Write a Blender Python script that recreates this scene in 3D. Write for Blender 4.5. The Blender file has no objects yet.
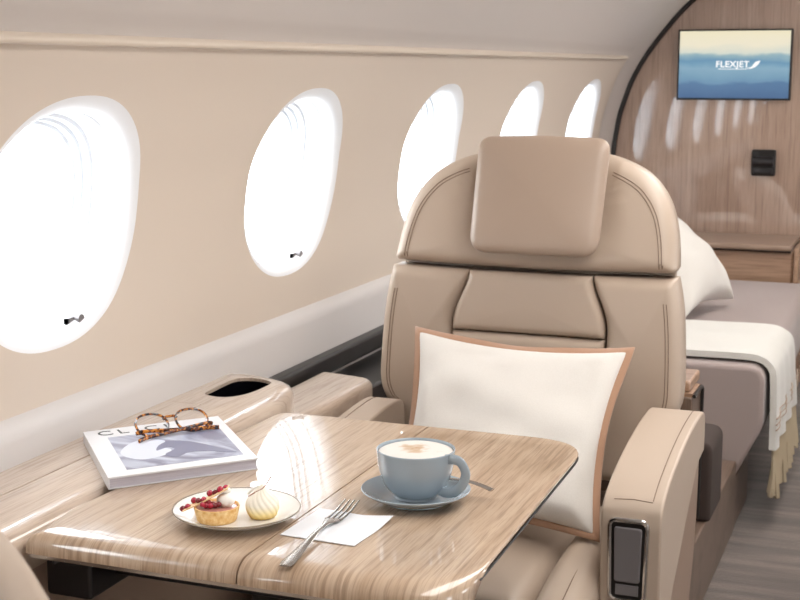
import bpy, bmesh, math, random
import numpy as np
from mathutils import Vector, Matrix, noise
random.seed(7)
PI = math.pi
COL = bpy.context.scene.collection

# ------------------------------------------------------------------ materials
def lin(c):
    c = c / 255.0
    return c / 12.92 if c <= .04045 else ((c + .055) / 1.055) ** 2.4
def rgb(r, g, b): return (lin(r), lin(g), lin(b), 1)

class Mat:
    def __init__(s, name, color=(.8, .8, .8, 1), rough=.5, metal=0, coat=0, coat_rough=.03, sheen=0, spec=.5):
        s.m = bpy.data.materials.new(name); s.m.use_nodes = True
        s.t = s.m.node_tree; s.b = s.t.nodes['Principled BSDF']
        s.b.inputs['Base Color'].default_value = color
        s.b.inputs['Roughness'].default_value = rough
        s.b.inputs['Metallic'].default_value = metal
        s.b.inputs['Coat Weight'].default_value = coat
        s.b.inputs['Coat Roughness'].default_value = coat_rough
        s.b.inputs['Sheen Weight'].default_value = sheen
        s.b.inputs['Specular IOR Level'].default_value = spec
        s.co = None
    def n(s, typ, **kw):
        nd = s.t.nodes.new(typ)
        for k, v in kw.items(): setattr(nd, k, v)
        return nd
    def link(s, a, b): s.t.links.new(a, b)
    def coords(s, scale=(1, 1, 1), rot=(0, 0, 0)):
        if not s.co: s.co = s.n('ShaderNodeTexCoord')
        mp = s.n('ShaderNodeMapping'); mp.inputs['Scale'].default_value = scale; mp.inputs['Rotation'].default_value = rot
        s.link(s.co.outputs['Object'], mp.inputs['Vector']); return mp.outputs['Vector']
    def noise(s, vec, scale=5, detail=4, rough=.5, dist=0):
        nd = s.n('ShaderNodeTexNoise'); nd.inputs['Scale'].default_value = scale
        nd.inputs['Detail'].default_value = detail; nd.inputs['Roughness'].default_value = rough
        nd.inputs['Distortion'].default_value = dist
        s.link(vec, nd.inputs['Vector']); return nd.outputs['Fac']
    def ramp(s, fac, stops):
        r = s.n('ShaderNodeValToRGB'); e = r.color_ramp.elements
        while len(e) < len(stops): e.new(.5)
        for i, (p, c) in enumerate(stops): e[i].position = p; e[i].color = c
        s.link(fac, r.inputs['Fac']); return r.outputs['Color']
    def mix(s, a, b, fac, mode='MIX'):
        m = s.n('ShaderNodeMix', data_type='RGBA', blend_type=mode)
        if isinstance(fac, (int, float)): m.inputs[0].default_value = fac
        else: s.link(fac, m.inputs[0])
        for i, v in ((6, a), (7, b)):
            if isinstance(v, tuple): m.inputs[i].default_value = v
            else: s.link(v, m.inputs[i])
        return m.outputs[2]
    def bump(s, h, strength=.2, dist=.002):
        b = s.n('ShaderNodeBump'); b.inputs['Strength'].default_value = strength; b.inputs['Distance'].default_value = dist
        s.link(h, b.inputs['Height']); s.link(b.outputs['Normal'], s.b.inputs['Normal'])

def wood(name, axis, light, mid, dark, coat=1, rough=.4, fine=1.0, coat_rough=.02, ior=1.65):
    M = Mat(name, rough=rough, coat=coat, coat_rough=coat_rough)
    M.b.inputs['Coat IOR'].default_value = ior
    sc = [1.0, 1.0, 1.0]; sc[axis] = .035
    if axis == 1: sc[2] = .06
    v = M.coords(tuple(sc))
    a = M.noise(v, 34 * fine, 3, .55, .5)
    b = M.noise(v, 190 * fine, 3, .6)
    c = M.noise(v, 520 * fine, 2, .6)
    base = M.ramp(a, [(.3, mid), (.7, light)])
    st = M.ramp(b, [(.36, (1, 1, 1, 1)), (.5, (0, 0, 0, 1))])
    col = M.mix(base, dark, 0.0)
    mx = M.n('ShaderNodeMath', operation='MULTIPLY'); M.link(st, mx.inputs[0]); mx.inputs[1].default_value = .5
    col = M.mix(base, dark, mx.outputs[0])
    st2 = M.ramp(c, [(.34, (1, 1, 1, 1)), (.5, (0, 0, 0, 1))])
    mx2 = M.n('ShaderNodeMath', operation='MULTIPLY'); M.link(st2, mx2.inputs[0]); mx2.inputs[1].default_value = .30
    col = M.mix(col, dark, mx2.outputs[0])
    M.link(col, M.b.inputs['Base Color'])
    return M.m

def leather(name, col, rough=.42, bump=.12):
    M = Mat(name, col, rough=rough)
    v = M.coords()
    a = M.noise(v, 6, 2, .5)
    dk = tuple(x * .93 for x in col[:3]) + (1,)
    M.link(M.mix(dk, col, a), M.b.inputs['Base Color'])
    nv = M.n('ShaderNodeTexVoronoi'); nv.inputs['Scale'].default_value = 700
    M.link(v, nv.inputs['Vector'])
    M.bump(nv.outputs['Distance'], bump, .0006)
    return M.m

def fabric(name, col, scale=900, var=.9, bump=.25, rough=.9, sheen=.2):
    M = Mat(name, col, rough=rough, sheen=sheen)
    v = M.coords()
    a = M.noise(v, scale, 2, .6); b = M.noise(v, 9, 3, .5)
    dk = tuple(x * var for x in col[:3]) + (1,)
    c1 = M.mix(dk, col, a)
    M.link(c1, M.b.inputs['Base Color'])
    M.bump(a, bump, .001)
    return M.m

m_table = wood('oak_table_veneer', 1, rgb(198, 175, 151), rgb(176, 150, 124), rgb(118, 90, 68))
m_ledge = wood('oak_ledge_veneer', 1, rgb(212, 195, 178), rgb(198, 178, 160), rgb(154, 131, 113))
m_bulk = wood('bulkhead_veneer', 2, rgb(178, 151, 133), rgb(162, 134, 117), rgb(128, 103, 88), coat=1, fine=.7, coat_rough=.03, rough=.45, ior=2.1)
m_cap = wood('cabinet_veneer', 0, rgb(184, 150, 124), rgb(160, 128, 104), rgb(122, 94, 74), coat=.5, fine=.8)
m_panel = wood('side_panel_veneer', 1, rgb(120, 100, 86), rgb(104, 86, 74), rgb(80, 64, 54), coat=.2, fine=.8)
m_leather = leather('taupe_leather', rgb(184, 166, 149))
m_leather_hr = leather('headrest_leather', rgb(168, 148, 132), rough=.4)
m_tan = leather('tan_leather_shell', rgb(150, 127, 110))
m_stitch = Mat('seam_thread', rgb(118, 98, 82), rough=.7).m
m_seam = Mat('seam_shadow_piping', rgb(70, 55, 46), rough=.7).m
M = Mat('cream_wall_lining', rgb(212, 199, 185), rough=.5, spec=.4); v = M.coords(); a = M.noise(v, 900, 2); M.bump(a, .05, .0004); m_wall = M.m
M = Mat('pale_grey_panel', rgb(208, 204, 202), rough=.5); m_grey = M.m
M = Mat('upper_panel_lining', rgb(200, 192, 186), rough=.55); m_upper = M.m
m_lip = Mat('pale_trim_strip', rgb(200, 186, 170), rough=.35).m
m_liner = Mat('white_window_liner', rgb(236, 238, 241), rough=.45).m
m_shade = Mat('pleated_shade_track', rgb(222, 227, 233), rough=.5).m
m_black = Mat('black_trim', rgb(24, 22, 22), rough=.35).m
m_gloss = Mat('gloss_black_inlay', rgb(10, 10, 14), rough=.08).m
m_dark = Mat('dark_metal', rgb(40, 38, 40), rough=.4, metal=.3).m
m_chrome = Mat('polished_steel', rgb(205, 205, 205), rough=.18, metal=1).m
m_steel = Mat('brushed_cutlery_steel', rgb(190, 186, 182), rough=.26, metal=1).m
m_gunmetal = Mat('control_cover', rgb(128, 124, 126), rough=.4, metal=.3).m
M = Mat('pillow_linen', rgb(226, 221, 214), rough=.95, sheen=.2); v = M.coords(); a = M.noise(v, 500, 2, .6); w = M.noise(v, 11, 3, .5); M.bump(a, .25, .001)
M.link(M.mix(rgb(206, 201, 194), rgb(221, 217, 211), a), M.b.inputs['Base Color']); m_linen = M.m
m_flange = fabric('tan_flange_cloth', rgb(172, 134, 108))
m_bed = fabric('mauve_brown_bedding', rgb(158, 143, 138), scale=500)
m_darkpad = fabric('dark_brown_upholstery', rgb(62, 50, 45), scale=400, sheen=0)
m_white_cloth = fabric('cream_throw_wool', rgb(214, 211, 204), scale=380, var=.8, bump=.6)
m_fringe = fabric('tan_fringe_yarn', rgb(184, 168, 142), scale=300)
m_stripe = fabric('brown_stripe_yarn', rgb(160, 138, 118), scale=300)
m_blue = Mat('blue_grey_glaze', rgb(148, 161, 170), rough=.22, coat=.6, coat_rough=.08).m
m_porcelain = Mat('white_porcelain', rgb(240, 239, 236), rough=.2, coat=.5).m
m_rim = Mat('grey_plate_rim', rgb(150, 140, 124), rough=.3, metal=.5).m
m_paper = Mat('white_paper', rgb(228, 230, 234), rough=.8).m
m_cover = Mat('glossy_cover', rgb(222, 223, 226), rough=.35).m
m_ink = Mat('title_ink', rgb(60, 66, 66), rough=.5).m
M = Mat('page_edges', rgb(190, 186, 194), rough=.8); v = M.coords((1, 1, 60)); a = M.noise(v, 30, 2)
M.link(M.mix(rgb(160, 156, 168), rgb(214, 210, 218), a), M.b.inputs['Base Color']); m_pages = M.m
M = Mat('crust', rgb(228, 184, 116), rough=.75); v = M.coords(); a = M.noise(v, 160, 4, .6)
M.link(M.ramp(a, [(.3, rgb(214, 160, 84)), (.7, rgb(240, 212, 158))]), M.b.inputs['Base Color']); M.bump(a, .5, .001); m_crust = M.m
m_custard = Mat('tart_filling', rgb(190, 130, 118), rough=.3, coat=.5).m
m_berry = Mat('red_berry', rgb(176, 28, 58), rough=.2, coat=.6).m
m_berry2 = Mat('dark_red_berry', rgb(120, 20, 34), rough=.25, coat=.6).m
m_tuile = Mat('golden_tuile', rgb(236, 200, 150), rough=.5).m
m_cream = Mat('white_cream', rgb(246, 243, 236), rough=.5).m
M = Mat('meringue_swirl', rgb(246, 240, 226), rough=.5)
v = M.coords(); sx = M.n('ShaderNodeSeparateXYZ'); M.link(v, sx.inputs[0])
M.link(M.ramp(sx.outputs[2], [(0.0, rgb(222, 186, 96)), (.008, rgb(238, 216, 150)), (.02, rgb(244, 238, 222)), (1, rgb(248, 244, 234))]), M.b.inputs['Base Color']); m_mer = M.m
m_twig = Mat('toasted_twig', rgb(170, 128, 104), rough=.6).m
# milk foam with a tan swirl
M = Mat('milk_foam', rough=.55); v = M.coords(); a = M.noise(v, 42, 3, .5, .8)
gr = M.n('ShaderNodeVectorMath', operation='LENGTH'); M.link(v, gr.inputs[0])
m1 = M.n('ShaderNodeMath', operation='MULTIPLY_ADD'); M.link(gr.outputs['Value'], m1.inputs[0]); m1.inputs[1].default_value = -16; m1.inputs[2].default_value = .30
m2 = M.n('ShaderNodeMath', operation='ADD'); M.link(m1.outputs[0], m2.inputs[0]); M.link(a, m2.inputs[1])
M.link(M.ramp(m2.outputs[0], [(.44, rgb(216, 212, 206)), (.60, rgb(196, 174, 150)), (.78, rgb(178, 144, 112))]), M.b.inputs['Base Color']); m_foam = M.m
# tortoiseshell
M = Mat('tortoiseshell', rough=.18, coat=.6); v = M.coords(); a = M.noise(v, 150, 2, .5, .5)
M.link(M.ramp(a, [(.42, rgb(44, 22, 14)), (.52, rgb(120, 60, 24)), (.62, rgb(214, 142, 60))]), M.b.inputs['Base Color']); m_tort = M.m
# carpet
M = Mat('carpet', rough=.95, sheen=.3); v = M.coords((.8, 9, 1)); a = M.noise(v, 2.2, 4, .6); v2 = M.coords((1, 1, 1)); b = M.noise(v2, 160, 2, .6)
c = M.ramp(a, [(.36, rgb(74, 64, 58)), (.5, rgb(104, 92, 84)), (.64, rgb(134, 121, 111))])
M.link(M.mix(c, rgb(80, 70, 64), b), M.b.inputs['Base Color']); M.bump(b, .5, .004); m_carpet = M.m
# cover photograph: blue grey dune with a white swirl
M = Mat('cover_picture', rough=.3); v = M.coords()
a = M.noise(M.coords((7, 12, 1), (0, 0, .9)), 1.1, 3, .5, 2.2)
M.link(M.ramp(a, [(.36, rgb(128, 130, 152)), (.48, rgb(160, 165, 184)), (.58, rgb(184, 190, 205)), (.7, rgb(206, 212, 222))]), M.b.inputs['Base Color']); m_photo = M.m
m_swirl_white = Mat('cover_picture_white', rgb(210, 216, 228), rough=.3).m
m_swirl_dark = Mat('cover_picture_slate', rgb(124, 128, 152), rough=.3).m
# glass
def glass_mat(name, tint=(1, 1, 1, 1), refl=.06):
    m = bpy.data.materials.new(name); m.use_nodes = True; t = m.node_tree; t.nodes.clear()
    o = t.nodes.new('ShaderNodeOutputMaterial'); tr = t.nodes.new('ShaderNodeBsdfTransparent'); gl = t.nodes.new('ShaderNodeBsdfGlossy')
    gl.inputs['Roughness'].default_value = .02; tr.inputs['Color'].default_value = tint
    fr = t.nodes.new('ShaderNodeFresnel'); fr.inputs['IOR'].default_value = 1.3
    mx = t.nodes.new('ShaderNodeMixShader'); t.links.new(fr.outputs[0], mx.inputs[0]); t.links.new(tr.outputs[0], mx.inputs[1]); t.links.new(gl.outputs[0], mx.inputs[2])
    t.links.new(mx.outputs[0], o.inputs[0]); return m
m_glass = glass_mat('window_glass')
m_lens = glass_mat('spectacle_lens', (.97, .97, .98, 1))
# television picture (a lit screen)
M = Mat('screen_picture', (0, 0, 0, 1), rough=.3)
v = M.coords(); sx = M.n('ShaderNodeSeparateXYZ'); M.link(v, sx.inputs[0])
nz = M.noise(M.coords((9, 1, 22)), .8, 4, .5)
ad = M.n('ShaderNodeMath', operation='MULTIPLY_ADD'); M.link(nz, ad.inputs[0]); ad.inputs[1].default_value = .05; M.link(sx.outputs[2], ad.inputs[2])
ad2 = M.n('ShaderNodeMath', operation='MULTIPLY_ADD'); M.link(ad.outputs[0], ad2.inputs[0]); ad2.inputs[1].default_value = 3.4; ad2.inputs[2].default_value = .42
pic = M.ramp(ad2.outputs[0], [(0.0, rgb(70, 100, 140)), (.24, rgb(88, 122, 158)), (.27, rgb(110, 148, 176)), (.46, rgb(134, 170, 190)), (.55, rgb(104, 148, 178)), (.63, rgb(150, 180, 188)), (.665, rgb(212, 216, 204)), (.78, rgb(236, 228, 204)), (1, rgb(238, 228, 196))])
M.link(pic, M.b.inputs['Emission Color']); M.b.inputs['Emission Strength'].default_value = 1.0; m_screen = M.m
M = Mat('screen_white', (0, 0, 0, 1)); M.b.inputs['Emission Color'].default_value = (1, 1, 1, 1); M.b.inputs['Emission Strength'].default_value = 1.0; m_scrw = M.m

# ------------------------------------------------------------------ object helpers
def tag(o, label=None, cat=None, group=None, kind=None):
    if label: o['label'] = label
    if cat: o['category'] = cat
    if group: o['group'] = group
    if kind: o['kind'] = kind
    return o
def root(name, loc, label, cat, group=None):
    o = bpy.data.objects.new(name, None); COL.objects.link(o); o.location = loc; o.empty_display_size = .05
    o['origin'] = list(loc)
    return tag(o, label, cat, group)
def origin_of(p):
    a = Vector((0, 0, 0))
    while p is not None:
        a += p.location; p = p.parent
    return a
def obj(name, data, mat, parent=None, smooth=True, loc=None, bevel=0, seg=3, sharp=35):
    """data = (verts, faces) in world coordinates, or a bmesh"""
    me = bpy.data.meshes.new(name)
    base = origin_of(parent) if parent is not None else Vector((0, 0, 0))
    here = Vector(loc) if loc is not None else base
    if isinstance(data, bmesh.types.BMesh):
        bmesh.ops.translate(data, vec=-here, verts=data.verts)
        bmesh.ops.recalc_face_normals(data, faces=data.faces)
        data.to_mesh(me); data.free()
    else:
        vs, fs = data
        me.from_pydata([tuple(Vector(p) - here) for p in vs], [], [tuple(f) for f in fs])
        bm = bmesh.new(); bm.from_mesh(me); bmesh.ops.recalc_face_normals(bm, faces=bm.faces); bm.to_mesh(me); bm.free()
    o = bpy.data.objects.new(name, me); COL.objects.link(o)
    for mt in (mat if isinstance(mat, (list, tuple)) else [mat]): me.materials.append(mt)
    if parent is not None: o.parent = parent
    o.location = here - base
    if smooth:
        me.polygons.foreach_set('use_smooth', [True] * len(me.polygons))
        if sharp: me.set_sharp_from_angle(angle=math.radians(sharp))
    if bevel:
        b = o.modifiers.new('bevel', 'BEVEL'); b.width = bevel; b.segments = seg; b.limit_method = 'ANGLE'; b.angle_limit = math.radians(40)
        b.harden_normals = True
    return o
def boxm(x0, x1, y0, y1, z0, z1):
    v = [(x, y, z) for x in (x0, x1) for y in (y0, y1) for z in (z0, z1)]
    return v, [(0, 1, 3, 2), (4, 6, 7, 5), (0, 4, 5, 1), (2, 3, 7, 6), (0, 2, 6, 4), (1, 5, 7, 3)]
def join(*ms):
    V, F = [], []
    for v, f in ms:
        k = len(V); V += list(v); F += [tuple(i + k for i in q) for q in f]
    return V, F
def prism(poly, fn0, fn1):
    n = len(poly); V = [fn0(p) for p in poly] + [fn1(p) for p in poly]
    F = [tuple(range(n)), tuple(range(2 * n - 1, n - 1, -1))] + [(i, (i + 1) % n, n + (i + 1) % n, n + i) for i in range(n)]
    return V, F
def tube(pts, r, n=8, closed=False):
    pts = [Vector(p) for p in pts]; V, F = [], []; N = len(pts)
    up = None
    for i, p in enumerate(pts):
        if closed: t = (pts[(i + 1) % N] - pts[i - 1])
        else: t = pts[min(i + 1, N - 1)] - pts[max(i - 1, 0)]
        t.normalize()
        if up is None:
            a = Vector((0, 0, 1)) if abs(t.z) < .9 else Vector((1, 0, 0))
            up = (a - t * a.dot(t)).normalized()
        else: up = (up - t * up.dot(t)).normalized()
        s = t.cross(up); rr = r(i / (N - 1)) if callable(r) else r
        ra, rb = rr if isinstance(rr, tuple) else (rr, rr)
        for k in range(n):
            a = 2 * PI * k / n; V.append(p + s * math.cos(a) * ra + up * math.sin(a) * rb)
    for i in range(N if closed else N - 1):
        for k in range(n):
            a = i * n + k; b = i * n + (k + 1) % n; j = ((i + 1) % N) * n
            F.append((a, b, j + (k + 1) % n, j + k))
    if not closed:
        F.append(tuple(range(n - 1, -1, -1))); F.append(tuple((N - 1) * n + k for k in range(n)))
    return V, F
def lathe(prof, c, n=64, wob=None):
    V, F = [], []; c = Vector(c); m = len(prof)
    for j, (r, z) in enumerate(prof):
        for k in range(n):
            a = 2 * PI * k / n; rr = r if wob is None else wob(r, z, a)
            V.append(c + Vector((rr * math.cos(a), rr * math.sin(a), z)))
    for j in range(m - 1):
        for k in range(n): F.append((j * n + k, j * n + (k + 1) % n, (j + 1) * n + (k + 1) % n, (j + 1) * n + k))
    F.append(tuple(range(n))); F.append(tuple((m - 1) * n + k for k in range(n)))
    return V, F
def ball(c, r, nu=12, nv=8):
    c = Vector(c); r = r if isinstance(r, tuple) else (r, r, r); V = []; F = []
    for j in range(nv + 1):
        t = PI * j / nv
        for k in range(nu):
            a = 2 * PI * k / nu
            V.append(c + Vector((r[0] * math.sin(t) * math.cos(a), r[1] * math.sin(t) * math.sin(a), r[2] * math.cos(t))))
    for j in range(nv):
        for k in range(nu): F.append((j * nu + k, (j + 1) * nu + k, (j + 1) * nu + (k + 1) % nu, j * nu + (k + 1) % nu))
    return V, F
def cr(pts, n=8, closed=False):
    """Catmull-Rom"""
    P = [np.array(p, float) for p in pts]; N = len(P); out = []
    rng = range(N) if closed else range(N - 1)
    for i in rng:
        g = (lambda k: P[k % N]) if closed else (lambda k: P[min(max(k, 0), N - 1)])
        a, b, c, d = g(i - 1), g(i), g(i + 1), g(i + 2)
        for k in range(n):
            t = k / n
            out.append(.5 * (2 * b + (c - a) * t + (2 * a - 5 * b + 4 * c - d) * t * t + (3 * b - 3 * c + d - a) * t ** 3))
    if not closed: out.append(P[-1])
    return [tuple(p) for p in out]
def rpoly(pts, n=8, step=None):
    """closed polygon from (x, y, radius) corners"""
    out = []; N = len(pts)
    for i in range(N):
        p = np.array(pts[i][:2], float); a = np.array(pts[i - 1][:2], float); b = np.array(pts[(i + 1) % N][:2], float)
        r = pts[i][2] if len(pts[i]) > 2 else 0
        if r <= 0: out.append(tuple(p)); continue
        u = (a - p) / np.linalg.norm(a - p); w = (b - p) / np.linalg.norm(b - p)
        ang = math.acos(np.clip(u @ w, -1, 1)); d = min(r / math.tan(ang / 2), .49 * np.linalg.norm(a - p), .49 * np.linalg.norm(b - p))
        p0 = p + u * d; p1 = p + w * d
        for k in range(n + 1):
            t = k / n; out.append(tuple((1 - t) ** 2 * p0 + 2 * t * (1 - t) * p * 1.0 + t * t * p1))
    return out
def resample(poly, step):
    out = []; N = len(poly)
    for i in range(N):
        a = np.array(poly[i]); b = np.array(poly[(i + 1) % N]); L = np.linalg.norm(b - a)
        if L < 1e-6: continue
        k = max(1, int(math.ceil(L / step)))
        for j in range(k): out.append(tuple(a + (b - a) * j / k))
    return out
RINGS = [0, .004, .01, .02, .032, .046, .062, .08, .1, .13, .17, .22, .28, .36, .46, .58, .7, .82, .92]
def pad(poly, fn, r=.02, thick=.05, dome=0.0, center=None, step=.008, drop=None, back=True, extra=None, pw=2.0, rings=RINGS):
    """padded panel: outline poly (2-D), fn(x, y, depth) -> 3-D, edge rolled over radius r, domed by dome"""
    P = np.array(resample(poly, step)); n = len(P)
    c = np.array(center) if center is not None else P.mean(0)
    A = P; B = np.roll(P, -1, 0); AB = B - A; L2 = (AB ** 2).sum(1)
    def dist(q):
        t = np.clip(((q - A) * AB).sum(1) / L2, 0, 1); return math.sqrt((((A + AB * t[:, None]) - q) ** 2).sum(1).min())
    dm = dist(c); drop = r if drop is None else drop
    R_, D_ = (r if callable(r) else (lambda q: r)), (drop if callable(drop) else (lambda q: drop))
    V, F = [], []
    def spar(q):
        v = q - c; L = np.linalg.norm(v)
        if L < 1e-6: return 1.0
        v = v / L; w = A - c; den = v[0] * AB[:, 1] - v[1] * AB[:, 0]; den = np.where(abs(den) < 1e-12, 1e-12, den)
        t = (w[:, 0] * AB[:, 1] - w[:, 1] * AB[:, 0]) / den; uu = (w[:, 0] * v[1] - w[:, 1] * v[0]) / den
        ok = (t > 1e-9) & (uu >= -1e-6) & (uu <= 1 + 1e-6)
        return 1 - L / t[ok].min() if ok.any() else 0.0
    def dep(q, d, s=None):
        if s is None: s = spar(q)
        s = max(0, min(1, s))
        r, drop = R_(q), D_(q)
        e = 0 if d >= r else drop * (1 - (1 - (1 - d / r) ** pw) ** (1 / pw))
        h = thick - e + dome * (1 - (1 - s) ** 2)
        if extra: h += extra(q[0], q[1], d)
        return h
    # side ring first
    for p in P: V.append(fn(p[0], p[1], 0.0))
    for s in rings:
        for p in P:
            q = p + (c - p) * s; d = 0 if s == 0 else dist(q); V.append(fn(q[0], q[1], dep(q, d, s)))
    V.append(fn(c[0], c[1], dep(c, dm, 1)))
    pad.depth = lambda x, y: dep(np.array((x, y)), dist(np.array((x, y))))
    m = len(rings) + 1
    for j in range(m - 1):
        for k in range(n): F.append((j * n + k, j * n + (k + 1) % n, (j + 1) * n + (k + 1) % n, (j + 1) * n + k))
    cc = m * n
    for k in range(n): F.append(((m - 1) * n + k, (m - 1) * n + (k + 1) % n, cc))
    if back: F.append(tuple(range(n - 1, -1, -1)))
    return V, F
def inset(poly, c, d):
    P = np.array(poly); c = np.array(c); out = []
    N = len(P)
    for i in range(N):
        t = P[(i + 1) % N] - P[i - 1]; nn = np.array([-t[1], t[0]]); nn /= np.linalg.norm(nn) + 1e-9
        if nn @ (c - P[i]) < 0: nn = -nn
        out.append(tuple(P[i] + nn * d))
    return out
def copy_tree(o, parent=None):
    c = o.copy(); COL.objects.link(c)
    if parent is not None: c.parent = parent
    for ch in list(o.children): copy_tree(ch, c)
    return c
def text_mesh(s, size, mat, parent, mw, name='lettering', depth=.0006, shear=0, space=1.0, align='CENTER', bold=0):
    cu = bpy.data.curves.new(name, 'FONT'); cu.body = s; cu.size = size; cu.extrude = depth; cu.align_x = align; cu.align_y = 'CENTER'
    cu.shear = shear; cu.space_character = space; cu.offset = size * bold
    t = bpy.data.objects.new(name, cu); COL.objects.link(t); bpy.context.view_layer.update()
    me = bpy.data.meshes.new_from_object(t.evaluated_get(bpy.context.evaluated_depsgraph_get()))
    bpy.data.objects.remove(t); me.transform(mw); me.transform(Matrix.Translation(-origin_of(parent)))
    me.materials.clear(); me.materials.append(mat)
    o = bpy.data.objects.new(name, me); COL.objects.link(o); o.parent = parent; return o

# ------------------------------------------------------------------ fuselage shell
CX = -.15                         # cabin centreline
PZ = [0, .30, .50, .70, .80, .957, 1.10, 1.24, 1.33, 1.377, 1.45, 1.527, 1.60, 1.68, 1.75, 1.80, 1.83, 1.84]
PX = [-1.08, -1.21, -1.26, -1.278, -1.275, -1.268, -1.246, -1.199, -1.150, -1.118, -1.063, -.999, -.92, -.80, -.66, -.50, -.33, CX]
def WX(z):
    return float(np.interp(z, PZ, PX))
_zz = np.linspace(0, 1.7, 400); _xx = np.interp(_zz, PZ, PX)
_k = np.exp(-np.linspace(-2, 2, 31) ** 2); _k /= _k.sum()
_xs = np.convolve(np.pad(_xx, 15, mode='edge'), _k, 'valid')
def WXs(z): return float(np.interp(z, _zz, _xs))
YB = 5.8
WY = [2.625 + .845 * j for j in range(-3, 4)]
WZ, WW, WH, WN = 1.050, .444, .398, 2.25
Z0, Z1 = .765, 1.333
def sg(a, n): return math.copysign(abs(a) ** (2 / n), a)
NW = 96
def wshape(y, d, side=1):
    """outline of a window inset by d"""
    return [(y + (WW / 2 - d) * sg(math.cos(2 * PI * k / NW + PI / 4), WN), WZ + (WH / 2 - d) * sg(math.sin(2 * PI * k / NW + PI / 4), WN)) for k in range(NW)]
def rectp(y0, y1, z0, z1):
    out = []; q = NW // 4
    cs = [(y1, z1), (y0, z1), (y0, z0), (y1, z0)]
    for i in range(4):
        a, b = cs[i], cs[(i + 1) % 4]
        for k in range(q): t = k / q; out.append((a[0] + (b[0] - a[0]) * t, a[1] + (b[1] - a[1]) * t))
    return out
def mirror(side, x): return x if side == 'left' else 2 * CX - x
Y_START = WY[0] - .4225
def wall_mesh(side):
    V, F = [], []
    def add(p): V.append((mirror(side, p[0]), p[1], p[2])); return len(V) - 1
    for y in WY:
        ya, yb = y - .4225, y + .4225
        if y == WY[-1]: yb = YB
        R = rectp(ya, yb, Z0, Z1); W0 = wshape(y, 0)
        rows = []
        for s in (0, .03, .08, .16, .3, .45, .6, .8, 1):
            row = []
            for a, b in zip(W0, R):
                py = a[0] + (b[0] - a[0]) * s; pz = a[1] + (b[1] - a[1]) * s
                row.append(add((WXs(pz), py, pz)))
            rows.append(row)
        for j in range(len(rows) - 1):
            for k in range(NW): F.append((rows[j][k], rows[j][(k + 1) % NW], rows[j + 1][(k + 1) % NW], rows[j + 1][k]))
    bm = bmesh.new(); vs = [bm.verts.new(p) for p in V]
    for f in F: bm.faces.new([vs[i] for i in f])
    bmesh.ops.remove_doubles(bm, verts=bm.verts, dist=1e-5)
    return bm
def strip(side, prof, y0, y1, ny=1):
    V = [(mirror(side, x), y0 + (y1 - y0) * j / ny, z) for j in range(ny + 1) for (x, z) in prof]; n = len(prof)
    F = [(j * n + i, j * n + i + 1, (j + 1) * n + i + 1, (j + 1) * n + i) for j in range(ny) for i in range(n - 1)]
    return V, F
for side in ('left', 'right'):
    o = obj('wall_' + side, wall_mesh(side), m_wall, sharp=None); tag(o, kind='structure')
    # pale lower side panel below the windows, standing proud with a soft lip
    lo = [(WXs(z) + .022, z) for z in np.linspace(0, .735, 14)] + [(WXs(.75) + .020, .748), (WXs(.75) + .012, .758), (WXs(.76) + .004, .765), (WXs(.765) - .002, .768)]
    o = obj('trim_lower_' + side if False else ('trim_1' if side == 'left' else 'trim_2'), strip(side, lo, Y_START, YB), m_grey, sharp=None); tag(o, kind='structure')
    # rounded ridge above the windows
    xr = WXs(1.333)
    rid = [(xr - .004, 1.322), (xr + .006, 1.3222), (xr + .0078, 1.324), (xr + .0084, 1.329), (xr + .005, 1.3345), (xr - .002, 1.339), (xr - .010, 1.344)]
    o = obj('trim_3' if side == 'left' else 'trim_4', strip(side, rid, Y_START, 5.47), m_lip, sharp=None); tag(o, kind='structure')
    up = [(WXs(z) + (-.004 if z < 1.36 else 0), z) for z in np.linspace(1.333, 1.62, 26)]
    o = obj('trim_5' if side == 'left' else 'trim_6', strip(side, up, Y_START, YB), m_upper, sharp=None); tag(o, kind='structure')
# ceiling centre panel, dropping a little below the sidewalls
cp = [(WXs(1.60) + .0, 1.592), (WXs(1.60) + .02, 1.588), (-.80, 1.66), (-.62, 1.735), (-.42, 1.79), (CX, 1.82)]
cp = cp + [(2 * CX - x, z) for x, z in cp[-2::-1]]
tag(obj('ceiling', strip('left', cr(cp, 5), Y_START, YB), m_upper, sharp=None), kind='structure')
# white band closing the sidewall against the bulkhead
bd = [(WXs(z) + .0025, z) for z in np.linspace(.775, 1.60, 50)]
for nme, sd in (('trim_7', 'left'), ('trim_8', 'right')):
    tag(obj(nme, strip(sd, bd, 5.50, YB), m_upper, sharp=None), kind='structure')
tag(obj('floor', boxm(-1.4, 1.1, Y_START, YB, -.03, 0), m_carpet, smooth=False), kind='structure')

# bulkhead at the end of the cabin, cut to the cabin section
half = [(WXs(z) - .01, z) for z in np.linspace(0, 1.6, 40)] + [(-.80, 1.69), (-.62, 1.76), (-.42, 1.82), (CX, 1.85)]
sec = half + [(2 * CX - x, z) for x, z in half[-2::-1]]
tag(obj('wall_far', prism(sec, lambda p: (p[0], YB, p[1]), lambda p: (p[0], YB + .05, p[1])), m_bulk, smooth=False), kind='structure')
arc = [(WXs(z) + .004, YB - .012, z) for z in np.linspace(.5, 1.6, 40)]
tag(obj('trim_9', tube(arc, .016, 8), m_black), kind='structure')
# partition behind the camera
tag(obj('wall_near', prism(sec, lambda p: (p[0], Y_START - .05, p[1]), lambda p: (p[0], Y_START, p[1])), m_wall, smooth=False), kind='structure')

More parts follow.
